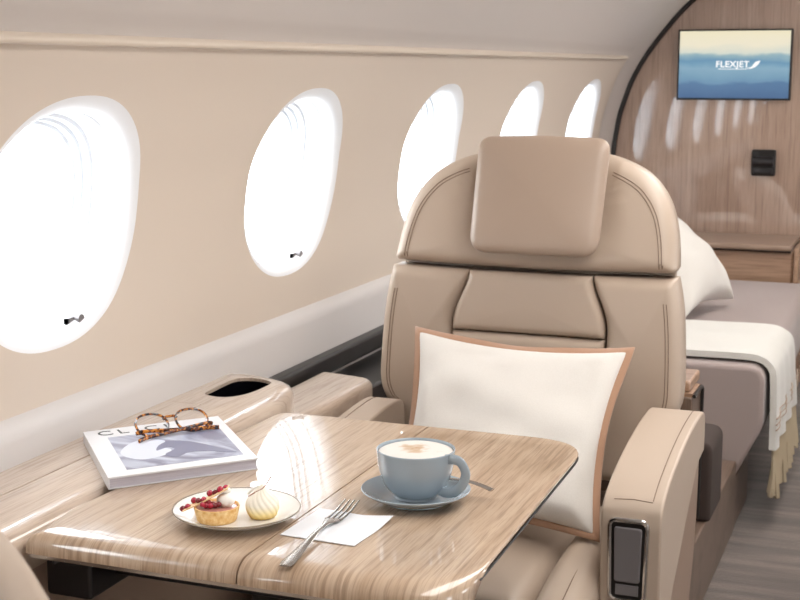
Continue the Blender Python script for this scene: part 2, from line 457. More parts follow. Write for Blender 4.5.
# windows
LOOPS = [(0, 0), (.005, .0012), (.011, .004), (.017, .009), (.0215, .016), (.024, .026), (.0245, .034), (.0205, .035), (.0205, .039), (.0255, .040), (.0265, .06), (.027, .074)]
LOOPS2 = [(.027, .074), (.033, .075), (.0335, .088), (.039, .089), (.0395, .100), (.045, .101), (.047, .125)]
win_n = 0
for side in ('left', 'right'):
    for y in (WY if side == 'left' else WY[::1]):
        win_n += 1
        nm = 'window_%d' % win_n
        w = bpy.data.objects.new(nm, None); COL.objects.link(w); w.location = (mirror(side, WXs(WZ)), y, WZ); w.empty_display_size = .05
        tag(w, kind='structure')
        def loops(ls):
            V, F = [], []
            for (d, dep) in ls:
                for (py, pz) in wshape(y, d): V.append((mirror(side, WXs(pz) - dep), py, pz))
            for j in range(len(ls) - 1):
                for k in range(NW): F.append((j * NW + k, j * NW + (k + 1) % NW, (j + 1) * NW + (k + 1) % NW, (j + 1) * NW + k))
            return V, F
        obj('window_frame', loops(LOOPS), m_liner, w, sharp=50)
        obj('shade_track', loops(LOOPS2), m_shade, w, sharp=50)
        g = [(mirror(side, WXs(pz) - .122), py, pz) for (py, pz) in wshape(y, .0465)]
        obj('pane', (g, [tuple(range(NW))]), m_glass, w, smooth=False)
        if side == 'left':
            hz = .884; hy = y + .092
            hx = WXs(hz) - .018
            k = join(tube([(hx - .008, hy - .004, hz), (hx + .008, hy - .004, hz)], .0085, 14), boxm(hx - .006, hx - .001, hy - .034, hy - .004, hz - .006, hz + .004), boxm(hx - .006, hx - .001, hy - .034, hy - .027, hz - .02, hz + .004))
            obj('shade_latch', k, m_gunmetal, w)

# ------------------------------------------------------------------ side ledge beside the table
ledge_root = root('side_ledge', (-1.15, 1.3, 0), 'glossy pale oak side ledge under the windows with a black oval well', 'side ledge')
LP = rpoly([(-1.285, .45, 0), (-1.070, .45, 0), (-1.066, 2.16, .08), (-1.105, 2.315, .09), (-1.20, 2.352, .05), (-1.285, 2.352, 0)], 8)
v_, f_ = pad(LP, lambda x, y, d: (x, y, .640 + d), r=.03, thick=.06, drop=.022, center=(-1.17, 1.4), step=.03, rings=[0, .01, .03, .06, .09, .12, .16, .2, .25, .32, .5, .75])
top = obj('ledge_top', (v_, f_), m_ledge, ledge_root, sharp=40)
ALM = [(-1.216, 2.154), (-1.22, 2.199), (-1.222, 2.242), (-1.22, 2.279), (-1.202, 2.296), (-1.176, 2.297), (-1.144, 2.281), (-1.138, 2.248), (-1.139, 2.205), (-1.147, 2.168), (-1.164, 2.145), (-1.188, 2.14)]
ALM = cr(ALM, 5, True)
cut = obj('cutter', prism(ALM, lambda p: (p[0], p[1], .660), lambda p: (p[0], p[1], .74)), m_gloss, smooth=False)
# cut the well and the seam grooves out of the ledge
grv = join(boxm(-1.1845, -1.1825, .4, 2.08, .697, .72), boxm(-1.184, -1.04, 2.079, 2.081, .697, .72))
cut2 = obj('cutter', boxm(-1.1848, -1.1822, .4, 2.08, .696, .72), m_gloss, smooth=False)
cut3 = obj('cutter', boxm(-1.30, -1.183, 2.0785, 2.0805, .697, .72), m_gloss, smooth=False)
for c_ in (cut, cut2, cut3):
    b = top.modifiers.new('b', 'BOOLEAN'); b.object = c_; b.operation = 'DIFFERENCE'; b.solver = 'EXACT'
bpy.context.view_layer.update()
me = bpy.data.meshes.new_from_object(top.evaluated_get(bpy.context.evaluated_depsgraph_get()))
top.modifiers.clear(); top.data = me
for c_ in (cut, cut2, cut3): bpy.data.objects.remove(c_)
me.materials.clear(); me.materials.append(m_ledge)
cen = np.mean(ALM, 0)
inn = [tuple(cen + (np.array(p) - cen) * .985) for p in ALM]
obj('well_lining', join(prism(inn, lambda p: (p[0], p[1], .6605), lambda p: (p[0], p[1], .664))), m_gloss, ledge_root, smooth=False)
rimt = [(p[0], p[1], .690) for p in inn]
obj('well_band', (lambda n_: ([(p[0], p[1], .6605) for p in inn] + [(p[0], p[1], .6945) for p in inn], [(i, (i + 1) % n_, n_ + (i + 1) % n_, n_ + i) for i in range(n_)]))(len(inn)), m_gloss, ledge_root)
obj('side_panel', boxm(-1.25, -1.13, .45, 2.235, 0.0, .640), m_tan, ledge_root, smooth=False)

# ------------------------------------------------------------------ lower ledge behind, between seat and wall
low = root('seat_side_ledge', (-1.15, 2.6, 0), 'black side ledge with a small oak block between the seat and the wall', 'side ledge')
obj('black_surround', boxm(-1.262, -1.115, 2.36, 3.6, .0, .598), m_black, low, bevel=.008)
obj('black_rail', boxm(-1.262, -1.225, 2.36, 3.6, .612, .656), m_black, low, bevel=.008)
BL = rpoly([(-1.215, 2.24, .01), (-1.075, 2.24, .01), (-1.070, 2.64, .05), (-1.215, 2.67, .015)], 6)
obj('oak_block', pad(BL, lambda x, y, d: (x, y, .5985 + d), r=.018, thick=.040, step=.012), m_ledge, low)

# ------------------------------------------------------------------ table
tb = root('folding_table', (-.75, 1.74, 0), 'glossy oak veneer table folded out in two leaves from the side ledge', 'table')
TP = rpoly([(-1.064, 1.398, .012), (-.464, 1.398, .09), (-.480, 2.085, .10), (-1.026, 2.085, .03)], 10)
rt_ = lambda q: .004 + .030 * max(0, min(1, (1.50 - q[1]) / .07))
def under(x, y, d):
    k = max(0, min(1, (y - 1.46) / .08)) if x > -.9 else 0
    k *= max(0, min(1, 1 - d / .012))
    return (x - .030 * k * max(0, min(1, (x + .75) / .22)), y - .030 * k * max(0, min(1, (y - 1.9) / .12)), .672 + d)
v_, f_ = pad(TP, under, r=rt_, thick=.028, drop=lambda q: .003 + .021 * max(0, min(1, (1.50 - q[1]) / .07)), center=(-.75, 1.74), step=.012, pw=2.2)
def leaf(sgn):
    bm = bmesh.new(); vs = [bm.verts.new(p) for p in v_]
    for f in f_: bm.faces.new([vs[i] for i in f])
    g = bm.verts[:] + bm.edges[:] + bm.faces[:]
    cutx = -.7525 + sgn * .0011
    r_ = bmesh.ops.bisect_plane(bm, geom=g, plane_co=(cutx, 0, 0), plane_no=(1, 0, 0), clear_inner=sgn > 0, clear_outer=sgn < 0)
    ed = [e for e in r_['geom_cut'] if isinstance(e, bmesh.types.BMEdge)]
    bmesh.ops.contextual_create(bm, geom=ed); return bm
for s_ in (-1, 1): obj('table_leaf', leaf(s_), m_table, tb, sharp=40)
TPi = inset(TP, (-.75, 1.74), .004)
obj('edge_band', prism(TPi, lambda p: under(p[0], p[1], -.0065), lambda p: under(p[0], p[1], 0.0002)), m_chrome, tb, smooth=False)
edge = [p for p in inset(resample(TP, .01), (-.75, 1.74), .0015) if p[0] > -.6 and p[1] > 1.47]
obj('edge_line', tube([(p[0], p[1], .6905) for p in edge], .0020, 6), m_black, tb)
TPj = inset(TP, (-.75, 1.74), .040)
obj('underside', prism(TPj, lambda p: (p[0], p[1], .657), lambda p: (p[0], p[1], .6654)), m_black, tb, smooth=False)
obj('support_arm', boxm(-1.058, -.60, 1.50, 1.60, .615, .650), m_dark, tb, bevel=.006)
obj('bracket', boxm(-1.060, -.99, 1.44, 1.95, .600, .650), m_dark, tb, bevel=.006)
obj('support_column', boxm(-.82, -.70, 1.56, 1.68, 0, .612), m_dark, tb, bevel=.01)

# ------------------------------------------------------------------ lounge seat (built about x = 0, y = 0 on the floor, facing -y)
def LY(z, d=0): return .35 + (z - .88) * (.35 if z > .88 else .10) - d      # face of the reclined back
def make_seat():
    S = root('lounge_seat', (0, 0, 0), 'taupe leather lounge seat with a headrest facing the table', 'seat', None)
    cz = lambda x: .020 * (abs(x) / .3) ** 2.2
    def bf(base): return lambda x, z, d: (x, LY(z) + .055 - d - base - cz(x) * min(1, d / .05), z)
    # upper outline
    hw = [(0, 1.122), (.09, 1.121), (.16, 1.108), (.215, 1.083), (.249, 1.052), (.272, 1.015), (.285, .975), (.292, .935), (.295, .900)]
    R_ = cr(hw, 6); L_ = [(-x, z) for x, z in R_[::-1]]
    up = L_[:-1] + R_ + [(.29, .892), (.2, .889), (.1, .886), (0, .885), (-.1, .886), (-.2, .889), (-.29, .892)]
    def rec(x, z, d):    # valley around the headrest
        a = max(0, 1 - (abs(x) / .165) ** 4); b = 1 / (1 + math.exp(-(z - .945) * 90)); return -.026 * a * b
    obj('upper_back', pad(up, bf(0), r=.030, thick=.052, dome=.012, center=(0, .99), step=.007, extra=rec, drop=.026), m_leather, S, sharp=None); upd = pad.depth
    # lower back: two bolsters and a centre panel in two pieces
    inner = cr([(.130, .878), (.131, .868), (.137, .848), (.150, .818), (.160, .788), (.162, .755), (.160, .72), (.155, .66), (.15, .56), (.15, .47)], 6)
    outer = cr([(.296, .882), (.305, .84), (.312, .78), (.316, .70), (.315, .64), (.300, .60), (.27, .57), (.25, .50), (.24, .47)], 6)
    for s in (-1, 1):
        pl = [(s * x, z) for x, z in inner] + [(s * x, z) for x, z in outer[::-1]]
        obj('side_bolster', pad(pl, bf(0), r=.022, thick=.050, dome=.012, center=(s * .225, .74), step=.007, drop=.02), m_leather, S, sharp=None)
        pdp = pad.depth; st = inset(pl, (s * .225, .7), .022)
        n_in = len(inner); line = [p for i, p in enumerate(st) if i >= n_in + 8][: -6]
        for k_, dd in ((0, 0.0), (1, .006)):
            ln = [(p[0] - s * dd, p[1]) for p in line]
            pts = [bf(0)(p[0], p[1], pdp(p[0], p[1]) + .0003) for p in ln if p[1] > .6]
            if len(pts) > 3: obj('seam_stitching', tube(pts, .0009, 5), m_stitch, S)
    ci = [(x - .002, z) for x, z in inner]
    def cpan(z0, z1):
        R2 = [(x, z) for x, z in ci if z0 - .001 <= z <= z1 + .001]
        xt = np.interp(z1, [c[1] for c in ci[::-1]], [c[0] for c in ci[::-1]]); xb = np.interp(z0, [c[1] for c in ci[::-1]], [c[0] for c in ci[::-1]])
        R2 = [(xt, z1)] + [p for p in R2 if z0 < p[1] < z1] + [(xb, z0)]
        return R2 + [(-x, z) for x, z in R2[::-1]]
    for (z0, z1, dm) in ((.756, .878, .001), (.60, .753, .001), (.47, .597, .001)):
        obj('centre_panel', pad(cpan(z0, z1), bf(.012), r=.014, thick=.047, dome=dm + .003, center=(0, (z0 + z1) / 2), step=.008, drop=.016), m_leather, S, sharp=None)
    # stitching on the upper section
    for dd in (.026, .032):
        R3 = inset(up, (0, .99), dd); nn = len(L_) + len(R_) - 1
        seg = [p for p in R3[:nn] if p[1] > .90 and abs(p[0]) > .15]
        for s in (-1, 1):
            pp = [p for p in seg if p[0] * s > 0]
            obj('seam_stitching', tube([bf(0)(p[0], p[1], upd(p[0], p[1]) + .0003) for p in pp], .0009, 5), m_stitch, S)
    # headrest
    HR = rpoly([(-.138, 1.152, .030), (0, 1.156, 0), (.138, 1.152, .030), (.134, .921, .042), (-.134, .921, .042)], 10)
    def hfn(x, z, d):
        k = 1 - d / .078 if d < .078 else 0
        return (x * (1 - .30 * k) + .015, LY(z) + .030 - d, 1.045 + (z - 1.045) * (1 - .20 * k))
    obj('headrest', pad(HR, hfn, r=.022, thick=.090, dome=.014, center=(0, 1.045), step=.006, drop=.016), m_leather_hr, S, sharp=None)
    # rear shell
    half = [(x, z) for x, z in R_] + outer
    full = half + [(-x, z) for x, z in half[::-1]]
    full = [(x * .965, z - .006) for x, z in full]
    obj('back_shell', pad(full, lambda x, z, d: (x, LY(z) + .048 + d, z), r=.06, thick=.075, dome=.02, center=(0, .8), step=.014, drop=.05), m_leather, S, sharp=None)
    # seat cushion and leg bolsters
    cu = rpoly([(-.176, -.30, .03), (.176, -.30, .03), (.176, .235, .02), (-.176, .235, .02)], 5)
    obj('seat_cushion', pad(cu, lambda x, y, d: (x, y, .33 + d), r=.030, thick=.112, dome=.016, drop=.03, step=.015), m_leather, S, sharp=None)
    for s in (-1, 1):
        bo = rpoly([(s * .182, -.30, .03), (s * .276, -.30, .05), (s * .276, .20, .02), (s * .182, .20, .02)], 5)
        obj('thigh_bolster', pad(bo, lambda x, y, d: (x, y, .33 + d + .0 * x - .035 * max(0, (-.02 - y) / .28) ** 2), r=.040, thick=.140, dome=.004, drop=.034, step=.012), m_leather, S, sharp=None)
        obj('seam_stitching', tube([(s * .236, y, .4722 - .035 * max(0, (-.02 - y) / .28) ** 2) for y in np.linspace(-.27, .18, 20)], .001, 5), m_stitch, S)
    obj('seat_base', boxm(-.27, .27, -.26, .33, .10, .335), m_tan, S, bevel=.02)
    # armrests
    tp = cr([(-.176, .40), (-.177, .50), (-.176, .565), (-.165, .588), (-.14, .602), (-.09, .618), (0, .637), (.10, .650), (.20, .655), (.245, .650), (.262, .635), (.266, .60)], 5)
    bot = cr([(.262, .57), (.19, .560), (.12, .518), (.05, .470), (-.05, .398), (-.12, .340), (-.165, .32)], 5)
    shell = cr([(-.150, .30), (-.155, .40), (-.10, .50), (0, .57), (.2, .60), (.258, .59), (.262, .50), (.24, .38), (.18, .24), (.16, .12), (-.13, .12)], 4)
    for s in (-1, 1):
        dz = 0 if s > 0 else -.030
        x0, x1 = (.276, .376) if s > 0 else (-.236, -.306)
        poly = [(p[0], p[1] + dz) for p in tp + bot]
        a = obj('armrest', prism(poly, lambda p: (x0, p[0], p[1]), lambda p: (x1, p[0], p[1])), m_leather, S, bevel=.026, seg=5, sharp=45)
        e = [(x1 - s * .018, p[0], p[1] + .0006 + dz) for p in tp if p[0] < .24 and p[1] > .592]
        obj('seam_stitching', tube(e, .0007, 5), m_stitch, a)
        obj('seam_stitching', tube([(x0 + s * .018, -.160, .5925 + dz), ((x0 + x1) / 2, -.158, .5942 + dz), (x1 - s * .018, -.160, .5925 + dz)], .0007, 5), m_stitch, a)
        obj('arm_shell', prism([(p[0], p[1] + dz) for p in shell], lambda p: (x0 + s * .006, p[0], p[1]), lambda p: (x1 - s * .008, p[0], p[1])), m_tan, S, bevel=.010, seg=3, sharp=45)
        cxm = (x0 + x1) / 2 - s * .003; zc = dz
        def fr(x, z, d): return (x, -.1765 - d, z + zc)
        po = rpoly([(cxm - .030, .426, .014), (cxm + .030, .426, .014), (cxm + .033, .566, .014), (cxm - .033, .566, .014)], 6)
        c = obj('control_panel', pad(po, fr, r=.003, thick=.004, step=.01, drop=.003), m_black, a)
        obj('chrome_frame', tube([fr(p[0], p[1], .003) for p in inset(po, (cxm, .495), .002)], .0042, 8, True), m_chrome, c)
        lid = rpoly([(cxm - .021, .460, .005), (cxm + .021, .460, .005), (cxm + .023, .553, .005), (cxm - .023, .553, .005)], 4)
        obj('control_lid', pad(lid, fr, r=.002, thick=.0085, step=.01, drop=.002), m_gunmetal, c)
        obj('control_button', boxm(cxm - .019, cxm + .019, -.1825, -.180, .437 + dz, .455 + dz), m_gunmetal, c, bevel=.001)
    obj('pedestal_panel', boxm(-.16, .318, .28, .42, 0, .42), m_panel, S, smooth=False, bevel=.006)
    obj('pedestal_base', boxm(-.25, .24, -.34, .279, 0, .095), m_panel, S, smooth=False, bevel=.006)
    return S
seat = make_seat(); seat.location = (-.743, 2.30, 0)
near = copy_tree(seat); near.location = (-.748, 1.024, 0); near.rotation_euler.z = PI; near.scale.x = -1
near['label'] = 'taupe leather lounge seat seen as a blurred brown shoulder at the lower left corner'
# ------------------------------------------------------------------ cushions
def cushion(name, TL, TR, BR, BL, nrm, t, mat, label, pinch=.035, flange=None, seed=0, wr=.006, N=44, sag=0, group=None):
    TL, TR, BR, BL = map(Vector, (TL, TR, BR, BL)); nrm = Vector(nrm).normalized(); c = (TL + TR + BR + BL) / 4
    R = root(name, BL.lerp(BR, .5), label, 'pillow', group)
    def pt(u, v):
        a, b = (u + 1) / 2, (v + 1) / 2
        p = BL.lerp(BR, a).lerp(TL.lerp(TR, a), b); 
        ux = (TR - TL).normalized(); vz = (TL - BL).normalized()
        p = p - ux * pinch * u * (1 - v * v) - vz * pinch * v * (1 - u * u)
        return p
    V, F = [], []
    for s in (1, -1):
        for j in range(N + 1):
            for i in range(N + 1):
                u = math.sin((2 * i / N - 1) * PI / 2); v = math.sin((2 * j / N - 1) * PI / 2)
                h = t * (max(0, (1 - u ** 2)) ** .5 * max(0, (1 - v ** 2)) ** .5) ** .82
                if sag: h += sag * t * max(0, 1 - u * u) * max(0, 1 - (v + .35) ** 2) * .6
                e = min(1 - abs(u), 1 - abs(v))
                p = pt(u, v)
                q = Vector((u * 2.1 + seed, v * 2.1, seed * 1.7))
                w = noise.noise(q) * wr * 1.2 + noise.noise(Vector((u * 9 + seed, v * 4, 3))) * wr * .5 * (1 - min(1, e * 3))
                if e < 1e-6: w = 0
                V.append(p + nrm * s * (h + w * min(1, e * 6)))
    n = N + 1
    for s in (0, 1):
        for j in range(N):
            for i in range(N):
                a = s * n * n + j * n + i; F.append((a, a + 1, a + n + 1, a + n))
    bm = bmesh.new(); vs = [bm.verts.new(p) for p in V]
    for f in F: bm.faces.new([vs[i] for i in f])
    bmesh.ops.remove_doubles(bm, verts=bm.verts, dist=1e-5)
    obj('pillow_cover', bm, mat, R, sharp=None)
    if flange:
        fw, fm = flange
        ring = []
        m = 30
        for side in range(4):
            for k in range(m):
                q = 2 * k / m - 1
                u, v = ((q, 1), (1, -q), (-q, -1), (-1, q))[side]
                ring.append((u, v))
        V, F = [], []; K = len(ring)
        for (u, v) in ring:
            p = pt(u, v); d = (p - c); d -= nrm * d.dot(nrm)
            ux = (TR - TL).normalized(); vz = (TL - BL).normalized()
            o = (ux * (1 if u == 1 else -1 if u == -1 else u ** 9) + vz * (1 if v == 1 else -1 if v == -1 else v ** 9))
            wv = nrm * (.004 * math.sin(7 * u + 5 * v))
            o1 = p + o * fw + wv; i1 = p - o * .012
            p2 = p - o * .003; V += [p2 + nrm * .0035, p + nrm * .0035, o1 + nrm * .0022, o1 - nrm * .0022, p - nrm * .0035, p2 - nrm * .0035]
        for k in range(K):
            a = k * 6; b = ((k + 1) % K) * 6
            for i in range(6): F.append((a + i, a + (i + 1) % 6, b + (i + 1) % 6, b + i))
        obj('flange', (V, F), fm, R, sharp=None)
    return R
cushion('throw_pillow', (-.922, 2.495, .775), (-.502, 2.48, .768), (-.506, 2.250, .486), (-.890, 2.250, .486), (0.02, -.86, .50), .058, m_linen,
        'white square pillow with tan border leaning on the lounge seat', pinch=.022, flange=(.012, m_flange), seed=2, sag=.15, wr=.013)
cushion('bed_pillow', (-.93, 4.36, .785), (-.83, 4.78, .785), (-.605, 4.78, .50), (-.70, 4.36, .50), (.86, -.15, .5), .10, m_linen,
        'plain white pillow propped on the bed behind the lounge seat', pinch=.03, seed=5, wr=.008)

# ------------------------------------------------------------------ bed
bd_ = root('divan_bed', (-.8, 4.6, 0), 'brown upholstered divan bed along the windows at the far end', 'bed')
sec = rpoly([(-1.19, .155, .02), (-.458, .155, .02), (-.388, .30, .08), (-.388, .474, .05), (-1.19, .474, .03)], 8)
obj('mattress', prism(sec, lambda p: (p[0], 3.80, p[1]), lambda p: (p[0], 5.40, p[1])), m_bed, bd_, bevel=.022, seg=4, sharp=45)
obj('bed_base', boxm(-1.15, -.56, 4.11, 5.35, 0, .154), m_black, bd_, smooth=False)  # recessed base, coloured black to stand in for the dark void under the bed
obj('base_panel', boxm(-1.1, -.455, 3.80, 4.10, 0, .154), m_panel, bd_, bevel=.004)
# footwell plinth in front of the bed along the aisle
pl = root('aisle_plinth', (-.8, 3.4, 0), 'low veneer plinth along the carpet below the bed', 'plinth')
obj('plinth_panel', boxm(-1.1, -.452, 2.98, 3.79, 0, .205), m_panel, pl, bevel=.006)
dp = root('padded_panel', (-.55, 3.35, 0), 'dark brown padded block with rounded top between the seat console and bed', 'padded block')
po = rpoly([(-.62, .2055, .01), (-.442, .2055, .01), (-.442, .405, .03), (-.62, .41, .02)], 6)
obj('padded_cover', pad(po, lambda x, z, d: (x, 3.40 - d, z), r=.012, thick=.18, step=.012), m_darkpad, dp, bevel=0)
cs = root('seat_console', (-.6, 2.95, 0), 'taupe console behind the lounge seat with black edge trim and wood cap', 'console')
obj('console_body', boxm(-.95, -.437, 2.855, 2.965, 0, .600), m_panel, cs, bevel=.004)
obj('black_edge', tube([(-.434, 2.852, .604), (-.434, 2.955, .604), (-.434, 2.966, .597), (-.434, 2.966, .30)], .0042, 6), m_black, cs)
obj('wood_cap', boxm(-.95, -.445, 2.87, 3.00, .608, .632), m_cap, cs, bevel=.006)
obj('cap_ledge', boxm(-.95, -.438, 2.86, 2.96, .600, .608), m_cap, cs, smooth=False)
obj('chrome_dot', ball((-.433, 2.858, .603), .004), m_chrome, cs)

# throw blanket
def sheet(path, ys, thick, fn=None):
    P = cr(path, 6); V, F = [], []; n = len(P); m = len(ys)
    T = []
    for i in range(n):
        t = np.array(P[min(i + 1, n - 1)]) - np.array(P[max(i - 1, 0)]); t = t / np.linalg.norm(t); T.append((-t[1], t[0]))
    for s in (0, 1):
        for i, (x, z) in enumerate(P):
            for j, y in enumerate(ys):
                q = i / (n - 1); dx, dy, dz = fn(q, j / (m - 1)) if fn else (0, 0, 0)
                V.append((x + dx + T[i][0] * thick * s, y + dy, z + dz + T[i][1] * thick * s))
    N = n * m
    for i in range(n - 1):
        for j in range(m - 1):
            a = i * m + j; F.append((a, a + m, a + m + 1, a + 1)); F.append((N + a, N + a + 1, N + a + m + 1, N + a + m))
    for j in range(m - 1):
        F.append((j, j + 1, N + j + 1, N + j)); a = (n - 1) * m + j; F.append((a, N + a, N + a + 1, a + 1))
    for i in range(n - 1):
        a = i * m; F.append((a, N + a, N + a + m, a + m)); a = i * m + m - 1; F.append((a, a + m, N + a + m, N + a))
    return V, F, P
th = root('throw_blanket', (-.7, 4.2, .48), 'cream woven throw with tan fringe draped across the bed and down its side', 'blanket')
path = [(-1.15, .478), (-.9, .479), (-.6, .480), (-.48, .481), (-.415, .478), (-.384, .458), (-.378, .42), (-.376, .34), (-.376, .30), (-.376, .235)]
def flutter(q, r):
    w = max(0, q - .5) * 2
    return ((.006 + .006 * math.sin(r * 24)) * w, -.02 * w * (1 - r) + .19 * w * r, .003 * math.sin(r * 12 + q * 5) * (1 - w))
ys = np.linspace(3.845, 4.33, 40)
V, F, PP = sheet(path, ys, .018, flutter)
obj('throw_cloth', (V, F), m_white_cloth, th, sharp=60)
def hang(z, j):
    r = j / 39; w = .8; dx = (.006 + .006 * math.sin(r * 24)) * .75
    return (-.376 + .0190 + dx, 3.845 - .019 + (4.33 - 3.845 + .205) * r, z)
for z in (.325, .308, .292):
    obj('woven_stripe', tube([hang(z, j) for j in range(40)], .0022, 5), m_stripe, th)
st = []
for k in range(110):
    j = random.uniform(0, 39); p = hang(.240, j); s = random.uniform(-.012, .012); dz = random.uniform(.13, .17)
    st.append(tube([(p[0] - .008, p[1], p[2]), (p[0] - .006 + s * .3, p[1] + s * .4, p[2] - dz * .5), (p[0] - .006 + s, p[1] + s, p[2] - dz)], lambda q: .0050 + .003 * q, 5))
tag(obj('fringe', join(*st), m_fringe, th), kind='stuff')

# ------------------------------------------------------------------ credenza at the bulkhead
cr_ = root('credenza', (-.85, 5.62, 0), 'low wood veneer cabinet with a leather-edged shelf under the screen', 'cabinet')
obj('cabinet_body', boxm(-1.22, -.468, 5.47, 5.79, 0, .585), m_cap, cr_, bevel=.015)
obj('cabinet_side', boxm(-.466, -.447, 5.44, 5.79, 0, .600), m_cap, cr_, bevel=.006)
obj('shelf_top', boxm(-1.235, -.475, 5.43, 5.79, .588, .612), m_tan, cr_, bevel=.010)
obj('shelf_gap', boxm(-1.22, -.48, 5.462, 5.78, .580, .589), m_black, cr_, smooth=False)

# screen on the bulkhead
tv = root('television', (-.766, 5.78, 1.303), 'flat screen showing blue hills and white lettering on the veneer bulkhead', 'screen')
def R4(x0, x1, z0, z1): return boxm(x0, x1, 5.772, 5.799, z0, z1)
obj('television_frame', boxm(-.995, -.539, 5.766, 5.80, 1.160, 1.446), m_black, tv, bevel=.003)
obj('screen', boxm(-.988, -.546, 5.7645, 5.7665, 1.168, 1.439), m_screen, tv, smooth=False)
mw = Matrix.Translation((-.772, 5.7635, 1.304)) @ Matrix.Rotation(PI / 2, 4, 'X')
text_mesh('FLEXJET', .035, m_scrw, tv, mw, space=1.10, bold=.025)
wing = [(-.716, 1.290), (-.700, 1.2925), (-.690, 1.302), (-.680, 1.315), (-.662, 1.319), (-.670, 1.304), (-.684, 1.292), (-.700, 1.287)]
obj('wing_logo', prism(cr(wing, 3, True), lambda p: (p[0], 5.7625, p[1]), lambda p: (p[0], 5.7645, p[1])), m_scrw, tv, smooth=False)
obj('underline', boxm(-.828, -.712, 5.7625, 5.7645, 1.2845, 1.2868), m_scrw, tv, smooth=False)
# small black handset holder
hp = root('wall_control', (-.633, 5.79, .906), 'small black control unit on the bulkhead below the screen', 'wall control')
obj('housing', boxm(-.682, -.585, 5.775, 5.80, .852, .960), m_black, hp, bevel=.008)
obj('front_roller', tube([(-.674, 5.772, .912), (-.593, 5.772, .912)], .020, 18), m_dark, hp)
obj('front_plate', boxm(-.672, -.595, 5.765, 5.776, .862, .884), m_dark, hp, bevel=.004)

# ------------------------------------------------------------------ things on the ledge and table
# magazine
A = Vector((-1.232, 1.788, 0)); w_ = Vector((.152, .167, 0)); h_ = Vector((.175, -.198, 0))
mg = root('magazine', (A.x + .16, A.y - .02, .7005), 'thick white magazine with a blue-grey cover picture lying across the side ledge', 'magazine')
wd, hd = w_.normalized(), h_.normalized(); WM, HM = w_.length, h_.length
def mp(a, b, z): p = A + wd * a * WM + hd * b * HM; return (p.x, p.y, z)
def slab(a0, a1, b0, b1, z0, z1, n=1):
    return prism([(a0, b0), (a1, b0), (a1, b1), (a0, b1)], lambda p: mp(p[0], p[1], z0), lambda p: mp(p[0], p[1], z1))
obj('pages', slab(.008, .992, .006, .994, .7022, .7155), m_pages, mg, smooth=False)
obj('cover', join(slab(0, 1, 0, 1, .7005, .7022), slab(0, 1, 0, 1, .7155, .7180), slab(0, .01, 0, 1, .7022, .7155)), m_cover, mg, smooth=False)
obj('cover_picture', slab(.14, .93, .20, .90, .7180, .7183), m_photo, mg, smooth=False)
def blob(pts, z): return prism(cr(pts, 5, True), lambda p: mp(p[0], p[1], z), lambda p: mp(p[0], p[1], z + .0002))
obj('cover_swirl', blob([(.16, .58), (.25, .40), (.38, .34), (.50, .42), (.44, .52), (.50, .62), (.42, .72), (.26, .74)], .7183), m_swirl_white, mg, smooth=False)
obj('cover_dune', blob([(.40, .60), (.44, .50), (.53, .44), (.66, .50), (.80, .68), (.90, .84), (.72, .74), (.60, .72), (.50, .78), (.44, .70), (.52, .62), (.50, .56), (.45, .58)], .7184), m_swirl_dark, mg, smooth=False)
ang = math.atan2(wd.y, wd.x)
for ch, a in (('C', .14), ('L', .265), ('C', .475), ('I', .585)):
    p = Vector(mp(a, .10, .7183)); text_mesh(ch, .036, m_ink, mg, Matrix.Translation(p) @ Matrix.Rotation(ang, 4, 'Z'), name='cover_letter', depth=.0002)

# eyeglasses
zt = .7185
gl = root('eyeglasses', (-1.11, 1.85, zt), 'tortoiseshell round eyeglasses lying folded on the magazine', 'glasses')
gc = Vector((-1.084, 1.828, zt)); ax = Vector((.040, .066, 0)).normalized(); ax = Vector((.62, .785, 0)).normalized()
bk = Vector((-ax.y, ax.x, 0)); up_ = (bk * math.cos(math.radians(36)) + Vector((0, 0, 1)) * math.sin(math.radians(36))).normalized()
def gp(a, b, c=0): return gc + ax * a + up_ * b + up_.cross(ax) * -c
def rim(s):
    return [gp(s * .0335 + .0262 * sg(math.cos(t), 2.3), .0255 + .0225 * sg(math.sin(t), 2.3)) for t in np.linspace(0, 2 * PI, 40, endpoint=False)]
fv = join(tube(rim(-1), (lambda q: (.0019, .0024)), 8, True), tube(rim(1), (lambda q: (.0019, .0024)), 8, True),
          tube([gp(-.012, .034), gp(-.006, .0385), gp(.006, .0385), gp(.012, .034)], .0022, 8),
          tube([gp(-.064, .012), gp(-.056, .012)], .0028, 8), tube([gp(.056, .012), gp(.064, .012)], .0028, 8))
obj('frame', fv, m_tort, gl)
for s in (-1, 1): obj('lens', (rim(s), [tuple(range(40))]), m_lens, gl, smooth=False)
for s in (-1, 1):
    a0 = gp(s * .064, .012); q0 = Vector((a0.x, a0.y, zt + .010)); q1 = gc + ax * (-s * .050) - bk * (.004 + .004 * s); q1.z = zt + .004
    q2 = gc + ax * (-s * .070) - bk * (.020 if s > 0 else .004); q2.z = zt + .003
    pts = cr([tuple(a0), tuple(q0.lerp(q1, .08)), tuple(q0.lerp(q1, .5)), tuple(q1), tuple(q2)], 6)
    obj('temple', tube(pts, (lambda q: (.0018, .0026 + .001 * q)), 8), m_tort, gl)

